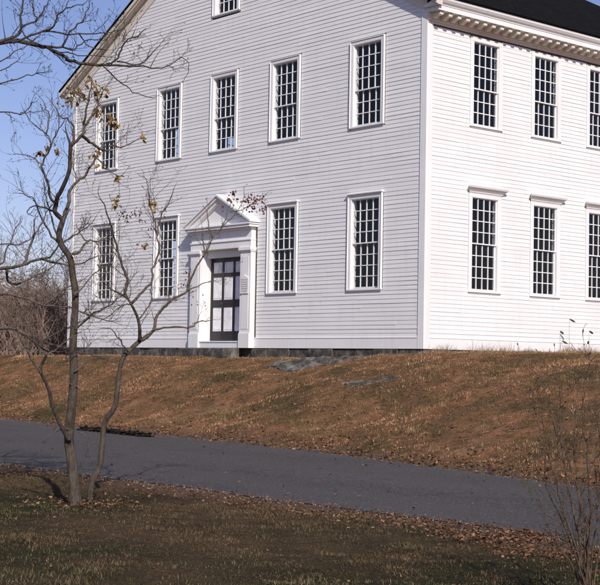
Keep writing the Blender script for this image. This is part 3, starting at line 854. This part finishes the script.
T.trace([(44,165),(36,160),(27,155),(14,154)], .7*K0, .3*K0, dA-.3, .1, twigs=1.3, tl=.3)
T.trace([(59,243),(51,236),(42.7,221),(36.7,205),(32,198),(19,192.5)], 1.3*K0, .4*K0, dA, -.2, twigs=1, tl=.3)
T.trace([(58.5,240),(54,228),(49.6,212),(46,201),(43.6,190)], 1.1*K0, .4*K0, dA, .2, twigs=.8, tl=.3)
T.trace([(53,211),(44,208),(32.5,206),(27,212),(31.6,216.5)], 1.1*K0, .4*K0, dA, -.3, twigs=1, tl=.3)
T.trace([(72.6,254),(80,251.5),(87,241),(98,241),(108,236)], 1.6*K0, .5*K0, dA-.1, .3, twigs=1.6, tl=.35)
T.trace([(87,241),(80,233),(84,225)], .9*K0, .4*K0, dA+.1, .1, twigs=1.6, tl=.3)
T.trace([(74,295),(82,288),(92,276),(100,270),(112,262)], 1.2*K0, .4*K0, dA-.2, .3, twigs=1.8, tl=.4)
T.trace([(75,330),(84,322),(95,312),(108,306),(122,296)], 1.2*K0, .4*K0, dA-.2, -.3, twigs=1.8, tl=.4)
T.trace([(74,372),(84,364),(87,352),(90,345)], .8*K0, .4*K0, dA-.2, .2, twigs=1.2, tl=.25)
T.trace([(76,386),(82,391),(85,388),(90,384)], .7*K0, .3*K0, dA-.2, .1, twigs=1.2, tl=.2)
T.trace([(72,385),(62,379),(50,374)], .7*K0, .3*K0, dA-.2, .1, twigs=1.2, tl=.2)
T.trace([(78,431),(86,436),(88,446),(86,457)], .7*K0, .4*K0, dA-.25, .1, twigs=1.2, tl=.15)
T.trace([(69,428),(55,432),(46,438),(42,444)], .4*K0, .25*K0, dA-.25, .1, twigs=1, tl=.15)
# third limb leaning left
T.trace([(69.5,440),(65,433),(59,421.5),(52,404),(49,390),(41,372),(42,363.5),(46,355),(38.5,348),(34,341)], 2.5*K0, 1.1*K0, D0, -.5, True, .6, tl=.3)
T.trace([(41,374),(34,362),(28,351.5),(23,345),(17,331),(12,318)], 1.4*K0, .6*K0, D0-.35, -.2, twigs=1.3, tl=.3)
T.trace([(46,355),(56,350),(66,340),(80,332)], 1.0*K0, .4*K0, D0-.45, .2, twigs=1.8, tl=.35)
# second stem
b2 = ground_at(91, 503)
D2 = (b2-CAM).dot(FW); K2 = D2/FPX
T.trace([(90,508),(91.6,483),(100,465),(102.6,442),(105,421.5),(115,406.5),(117.6,387),(122,360),(131,349),(139.6,341)], 3.2*K2, 2.4*K2, D2, .5, True, .2, tl=.3)
d3 = D2+.5
T.trace([(139.6,341),(139.6,328),(137,316),(131,304),(126,297),(114,291)], 2.1*K2, .8*K2, d3, -.3, True, 1.2)
T.trace([(127,298),(126,292),(127.6,279),(122.5,267),(118,250),(114,238),(107,213),(98.5,195.6)], 1.7*K2, .5*K2, d3-.2, -.3, twigs=1.7, tl=.35)
T.trace([(132,303),(139.6,294),(150.7,284),(152.4,270),(158,254),(157.5,238),(155,223),(150,204),(148,187),(145,178)], 1.5*K2, .4*K2, d3-.1, .4, twigs=1.5, tl=.35)
T.trace([(157,236),(159,222),(165,209),(174,190.5)], 1.1*K2, .5*K2, d3+.15, .2, twigs=1.2, tl=.25)
T.trace([(139.6,341),(150,333.5),(155,328),(156,318),(162,309),(167,305),(174,298),(186,292),(193,273),(205,253),(212,238),(220,230),(227,214),(231,200)], 1.9*K2, .4*K2, d3, .3, twigs=1.1, tl=.3)
T.trace([(205,253),(203,240),(202,226)], .8*K2, .3*K2, d3+.1, .1, twigs=1, tl=.2)
T.trace([(212,238),(209,228),(207,213)], .7*K2, .3*K2, d3+.15, .1, twigs=1, tl=.2)
T.trace([(222,227),(234,216),(240,206),(244,192)], .6*K2, .3*K2, d3+.2, .2, twigs=1.3, tl=.2)
T.trace([(230,212),(242,210),(252,204),(260,200)], .6*K2, .3*K2, d3+.2, .2, twigs=1.6, tl=.2)
T.trace([(152,331),(163.5,327.5),(179,326.6),(190,327.5),(198,322),(212,320)], 1.2*K2, .4*K2, d3, -.2, twigs=1.2, tl=.25)
T.trace([(186,292),(194,287),(203,284),(214,281)], .9*K2, .3*K2, d3+.2, .1, twigs=1.4, tl=.3)
T.trace([(128,352),(120,340),(112,330),(104,328)], 1.0*K2, .4*K2, d3-.1, -.2, twigs=1.6, tl=.35)
T.trace([(138,320),(146,310),(152,300),(150,290)], .9*K2, .4*K2, d3-.1, .2, twigs=1.6, tl=.3)
T.trace([(117.6,387),(126,380),(134,379)], .7*K2, .3*K2, D2+.35, .1, twigs=1.2, tl=.2)
T.trace([(131,304),(122,306),(112,314),(98,322)], .9*K2, .35*K2, d3-.2, -.3, twigs=1.8, tl=.4)
for u, v, n, sp in ((70,97,11,4.5),(79,92,10,4),(97,88,7,4),(104,93,6,3.5),(98,112,9,4),(112,119,10,4),(116,124,4,2.5),(143,135,3,2),(40,154,5,2),(47,148,3,1.5),(56,150,4,2),(97,153,3,2),(101,166,4,2),(118,177,3,1.5),(119,176,2,1),
                    (115,200,3,1.5),(114,206,3,1.5),(119,196,2,1),(155,204,4,2),(144,244,4,2),(88,78,3,2)):
    T.leaves(u, v, dA-.1, int(n*2), sp*.95, .062)
M_ALLLEAF = M_DLEAF
tr = T.make('bare_tree', b1, 'bare grey tree with two slender stems and a few hanging brown leaves beside the road', M_BARK, M_TWIG, M_DLEAF)
lf = MB()
for u, v, n, sp in ((231,199,22,2.2),(233,192,14,1.5),(250,205,34,3.8),(259,200,26,3.2),(262,209,14,2.5),(247,198,14,2.2),(128,215,16,3),(137,212,14,3),(141,221,8,2),(125,218,8,2),(188,272,9,4),(182,282,8,4),(165,212,8,2),(222,206,6,2),(150,225,5,4),(196,300,6,5)):
    T.leaves(u, v, d3+.3, n, sp, .036, lf)
lf.build('withered_leaves', M_RLEAF, tr, fix=False)

# tree off the left edge whose boughs reach in at the top
T = Tree(23); DT = 13.2; KT = DT/FPX
tb = px(-75, 470, DT+.2); tb.z = gz(tb.x, tb.y)
def wpx(p):
    d = p-CAM; z = d.dot(FW); return (300+FPX*d.dot(RT)/z, 292.5-FPX*d.dot(UP)/z)
ub, vb = wpx(tb)
T.trace([(ub,vb+6),(ub+2,440),(ub-3,380),(ub+4,300),(ub+1,220),(ub+6,150),(ub+8,60),(ub+3,-20),(ub+14,-110),(ub+10,-200)], .20, .05, DT, .3, True, .2)
T.trace([(ub+6,90),(-40,62),(-15,46),(6,41.5),(17,42),(37.6,45),(49.6,49),(60,54),(68,59),(78.6,63),(99,65.5),(107,65),(138,66.7),(156.7,68),(170,66),(180.6,57)], 4.2*KT, .4*KT, DT+.15, .6, twigs=.7, tl=.35)
T.trace([(99,65.5),(107,64),(115.6,60.7),(121,49.6),(127.6,40),(138,36.7),(146,28)], 1.4*KT, .5*KT, DT+.55, .2, twigs=1.1, tl=.25)
T.trace([(117,61.5),(139.6,64),(150,54.7),(160,45)], 1.0*KT, .4*KT, DT+.6, .2, twigs=1.2, tl=.25)
T.trace([(103,66),(122.5,84),(133,90.6),(143,95.7),(156.7,97.4)], .8*KT, .4*KT, DT+.55, .2, twigs=.3, tl=.2)
T.trace([(180,57),(188,62),(188,72),(184,80)], .5*KT, .3*KT, DT+.75, .1, twigs=.2, tl=.1)
T.trace([(124,42),(124.5,32),(123,22)], .6*KT, .3*KT, DT+.65, .1, twigs=1, tl=.2)
T.trace([(10,43),(17,41),(31,36),(46,31),(66,34),(85.5,34),(100,33),(112,32.5),(122.5,28),(131,23)], 1.3*KT, .35*KT, DT+.2, -.4, twigs=1.0, tl=.3)
T.trace([(46,31),(54.7,25.6),(56,19),(66,8.5),(77,7),(86,2)], 1.2*KT, .4*KT, DT, -.2, twigs=1.2, tl=.3)
T.trace([(-12,45),(2,41),(15,36),(20.5,29),(20.5,15),(23,5),(26,-12)], 1.9*KT, .8*KT, DT+.1, .4, twigs=1.2, tl=.3)
T.trace([(21,28),(36,20.5),(43,10),(47,2),(52,-8)], 1.2*KT, .5*KT, DT+.25, .2, twigs=1.2, tl=.3)
T.trace([(36,20.5),(34,12),(33,5),(30,-8)], .9*KT, .5*KT, DT+.3, .1, twigs=.8, tl=.3)
T.trace([(21,30),(25,35),(31,40),(38,37),(42,31)], .9*KT, .5*KT, DT+.2, -.1, twigs=1, tl=.2)
T.trace([(37.6,45),(52,47),(63,46),(68,34),(76,27),(82,22),(87,12),(90.6,5)], 1.6*KT, .5*KT, DT+.25, .2, twigs=1.1, tl=.3)
T.trace([(60,47),(73.5,49),(85.5,41),(100,38),(108,33)], 1.0*KT, .4*KT, DT+.3, .2, twigs=1.0, tl=.3)
T.trace([(78,33),(84,42),(92,48),(104,49)], .8*KT, .3*KT, DT+.1, .1, twigs=1.0, tl=.25)
T.trace([(52,50),(68,53),(77,55.6),(96,56),(110,58)], .9*KT, .4*KT, DT+.3, .1, twigs=.7, tl=.3)
T.trace([(-5,64),(6,58),(17,50),(24,48)], .8*KT, .4*KT, DT, .1, twigs=1.2, tl=.25)
T.trace([(-8,74),(6,68),(14,64),(20,58)], .8*KT, .4*KT, DT, .1, twigs=1.2, tl=.25)
T.trace([(ub+5,130),(-30,95),(6,82),(22,77),(36,74),(43,72)], 1.4*KT, .5*KT, DT, .2, twigs=.7, tl=.2)
T.trace([(ub+5,150),(-30,118),(6,112),(17,115),(27,111),(34,102)], 1.4*KT, .5*KT, DT, .2, twigs=.8, tl=.2)
T.trace([(20,114),(30,112),(41,112)], .6*KT, .3*KT, DT+.2, .1, twigs=.6, tl=.2)
T.make('overhanging_tree', tb, 'dark-barked bare tree at the left edge whose long bough reaches across the gable', M_BARK2, M_BARK2)

# second off-frame tree, lower boughs and saplings at the left edge
T = Tree(37); DU = 19.0; KU = DU/FPX
tb = px(-40, 440, DU); tb.z = gz(tb.x, tb.y); ub, vb = wpx(tb)
T.trace([(ub,vb+4),(ub+3,400),(ub-2,350),(ub+4,300),(ub+2,250),(ub+8,190),(ub+4,120),(ub+10,50)], .13, .03, DU, .2, True, .6)
T.trace([(ub+3,285),(-12,270),(7,268),(22,265),(36.7,260),(50,257),(59,246),(70,238),(82,231),(92,224)], 2.5*KU, .4*KU, DU, -.9, twigs=1.3, tl=.5)
T.trace([(42,259),(52,262),(68,265),(84,262),(98,256)], 1.4*KU, .4*KU, DU-.4, -.2, twigs=1.6, tl=.5)
T.trace([(24,264),(27,256),(30,246),(35,234),(42,223),(46,212)], 1.8*KU, .5*KU, DU-.3, .2, twigs=1.2, tl=.4)
T.trace([(35,234),(34,226),(35,219)], .9*KU, .5*KU, DU-.3, 0, twigs=1, tl=.3)
T.trace([(ub+3,260),(-10,247),(7,244),(20,245),(31,239)], 1.3*KU, .5*KU, DU, .2, twigs=1, tl=.4)
T.trace([(-12,270),(2,262),(6,250),(12,238),(16,226)], 1.3*KU, .5*KU, DU, .3, twigs=1.3, tl=.4)
T.trace([(7,268),(8,282),(18,284),(34,276),(48,270),(56,262)], 1.5*KU, .5*KU, DU-.2, .3, twigs=1.8, tl=.5)
T.trace([(ub+4,312),(-10,297),(7,294),(20.5,297),(44,305),(68,307),(92,316),(112,322)], 1.8*KU, .5*KU, DU, -.8, twigs=1.1, tl=.45)
T.trace([(44,305),(56,296),(70,286),(84,280)], 1.0*KU, .4*KU, DU-.4, .1, twigs=1.6, tl=.4)
T.trace([(ub+2,340),(-10,330),(5,328),(17,330),(43,341),(68,349),(89,354),(100,357),(120,364),(140,371)], 2.3*KU, .4*KU, DU, -1.2, twigs=.9, tl=.35)
T.trace([(17,330),(28,337),(38,345),(48,352),(60,352)], 2.0*KU, .6*KU, DU-.2, -.3, twigs=1.2, tl=.35)
T.trace([(-6,330),(14,326),(30,326),(40,325)], .9*KU, .4*KU, DU, 0, twigs=1, tl=.4)
T.trace([(43,341),(58,332),(72,326),(90,318)], .9*KU, .4*KU, DU-.5, -.1, twigs=1.6, tl=.4)
T.make('low_branched_tree', tb, 'small bare tree at the left edge with low boughs sweeping right past the twin-stemmed tree', M_BARK, M_TWIG)

# shrub at the lower right corner
T = Tree(51); sb = px(588, 592, 9.4); sb.z = gz(sb.x, sb.y); us, vs = wpx(sb); DS = (sb-CAM).dot(FW); KS = DS/FPX
stems = [[(578,556),(566,520),(556,480),(546,445),(541,412),(537,392)], [(582,550),(574,515),(566,480),(562,440),(560,400),(557,362)],
         [(586,550),(582,510),(576,470),(574,430),(577,395)], [(590,545),(590,500),(587,460),(583,420),(585,385),(590,360)],
         [(570,562),(555,540),(545,515),(537,500),(530,494)], [(594,540),(598,500),(596,450),(602,410)], [(574,552),(560,515),(549,495),(544,470),(548,440)],
         [(584,548),(579,500),(567,455),(552,425),(549,405)], [(600,545),(610,500),(612,450),(618,400)], [(588,548),(594,505),(601,465),(598,420),(594,390)], [(580,560),(572,535),(558,505),(553,488)]]
for i, st in enumerate(stems):
    T.trace([(us+(i-5)*1.1, vs+2)]+st, (1.5 if i < 5 else 1.1)*KS, .35*KS, DS, [-.2, .25, .5, -.4, .1, .6, -.5, .3, .2, -.3, .4][i], twigs=1.15, tl=.22)
T.make('bare_shrub', sb, 'leafless many-stemmed shrub at the lower right corner beside the road', M_SHRUB, M_SHRUB, cat='shrub')

# ------------------------------------------------------------------ weeds by the side wall
def weed(u, v, h, label, seed):
    rn = random.Random(seed); p = Vector((u, v, gz(u, v)))
    e = empty('weed', p); tag(e, label, 'weed', 'dry weeds by the side wall')
    mb = MB(); hd = MB()
    for k in range(1 if h > .8 else 2):
        a = rn.uniform(0, 6.28); q = p.copy(); P = [q]; lean = rn.uniform(.05, .35)*(k > 0)
        for j in range(5): q = q+Vector((math.cos(a)*lean*h/5*(j*.5), math.sin(a)*lean*h/5*(j*.5), h/5*(1 if k == 0 else .6))); P.append(q)
        mb.tube(P, [.005, .0045, .004, .003, .003, .0025], 5)
        d = Vector((math.cos(a), math.sin(a), -.5)).normalized()
        hd.tube([q, q+d*.05, q+d*.12, q+d*.18], [.006, .024, .028, .004], 6)
    mb.build('stem', M_TWIG, e, smooth=True, fix=False); hd.build('seed_head', M_BARK2, e, smooth=True, fix=False)
weed(.5, 4.9, .95, 'tallest dry weed stalk standing against the side wall', 1)
weed(.6, 4.4, .62, 'short dry weed with drooping dark head, leftmost along the side wall', 2)
weed(.6, 5.6, .66, 'low bent weed with dark head rightmost along the side wall', 3)

# ------------------------------------------------------------------ far thicket at left
T = Tree(77); mb = MB()
rn = random.Random(77)
def shoot(p, d, L, r, lvl):
    n = 4; P, R = [p], [r]; q = p
    for k in range(n):
        d = (d+Vector((rn.gauss(0, .17), rn.gauss(0, .17), rn.gauss(.02, .12)))).normalized()
        q = q+d*L/n; P.append(q); R.append(max(.008, r*(1-.7*(k+1)/n)))
        if lvl < 3:
            for _ in range(2 if lvl < 2 else 1):
                if rn.random() < .85:
                    s_ = Vector((rn.gauss(0, 1), rn.gauss(0, 1), rn.gauss(.2, .7))).normalized()
                    shoot(q, (d*.7+s_*.75).normalized(), L*rn.uniform(.4, .65), max(.008, R[-1]*.7), lvl+1)
    mb.tube(P, R, 3, False)
for i in range(44):
    u = rn.uniform(-70, 85); dep = rn.uniform(52, 88)
    p = px(u, 356, dep); p.z = gz(p.x, p.y)-.1
    if u > 60 and rn.random() < .5: continue
    h = rn.uniform(1.8, 3.9)
    for k in range(3): shoot(p+Vector((rn.gauss(0, .5), rn.gauss(0, .5), 0)), Vector((rn.gauss(0, .25), rn.gauss(0, .25), 1)).normalized(), h*rn.uniform(.6, 1), .04, 0)
# low tangle at its foot
for i in range(1900):
    u = rn.uniform(-80, 80); dep = rn.uniform(50, 86); p = px(u, 356, dep); p.z = gz(p.x, p.y)-.05
    q = p+Vector((rn.gauss(0, .6), rn.gauss(0, .6), rn.uniform(.4, 1.8))); m_ = p.lerp(q, .5)+Vector((rn.gauss(0, .2), rn.gauss(0, .2), .1))
    mb.tube([p, m_, q], [.02, .015, .008], 3, False)
o = mb.build('thicket', M_TWIG2, fix=False); tag(o, 'tangled leafless brush far off behind the left corner of the building', 'thicket', kind='stuff')
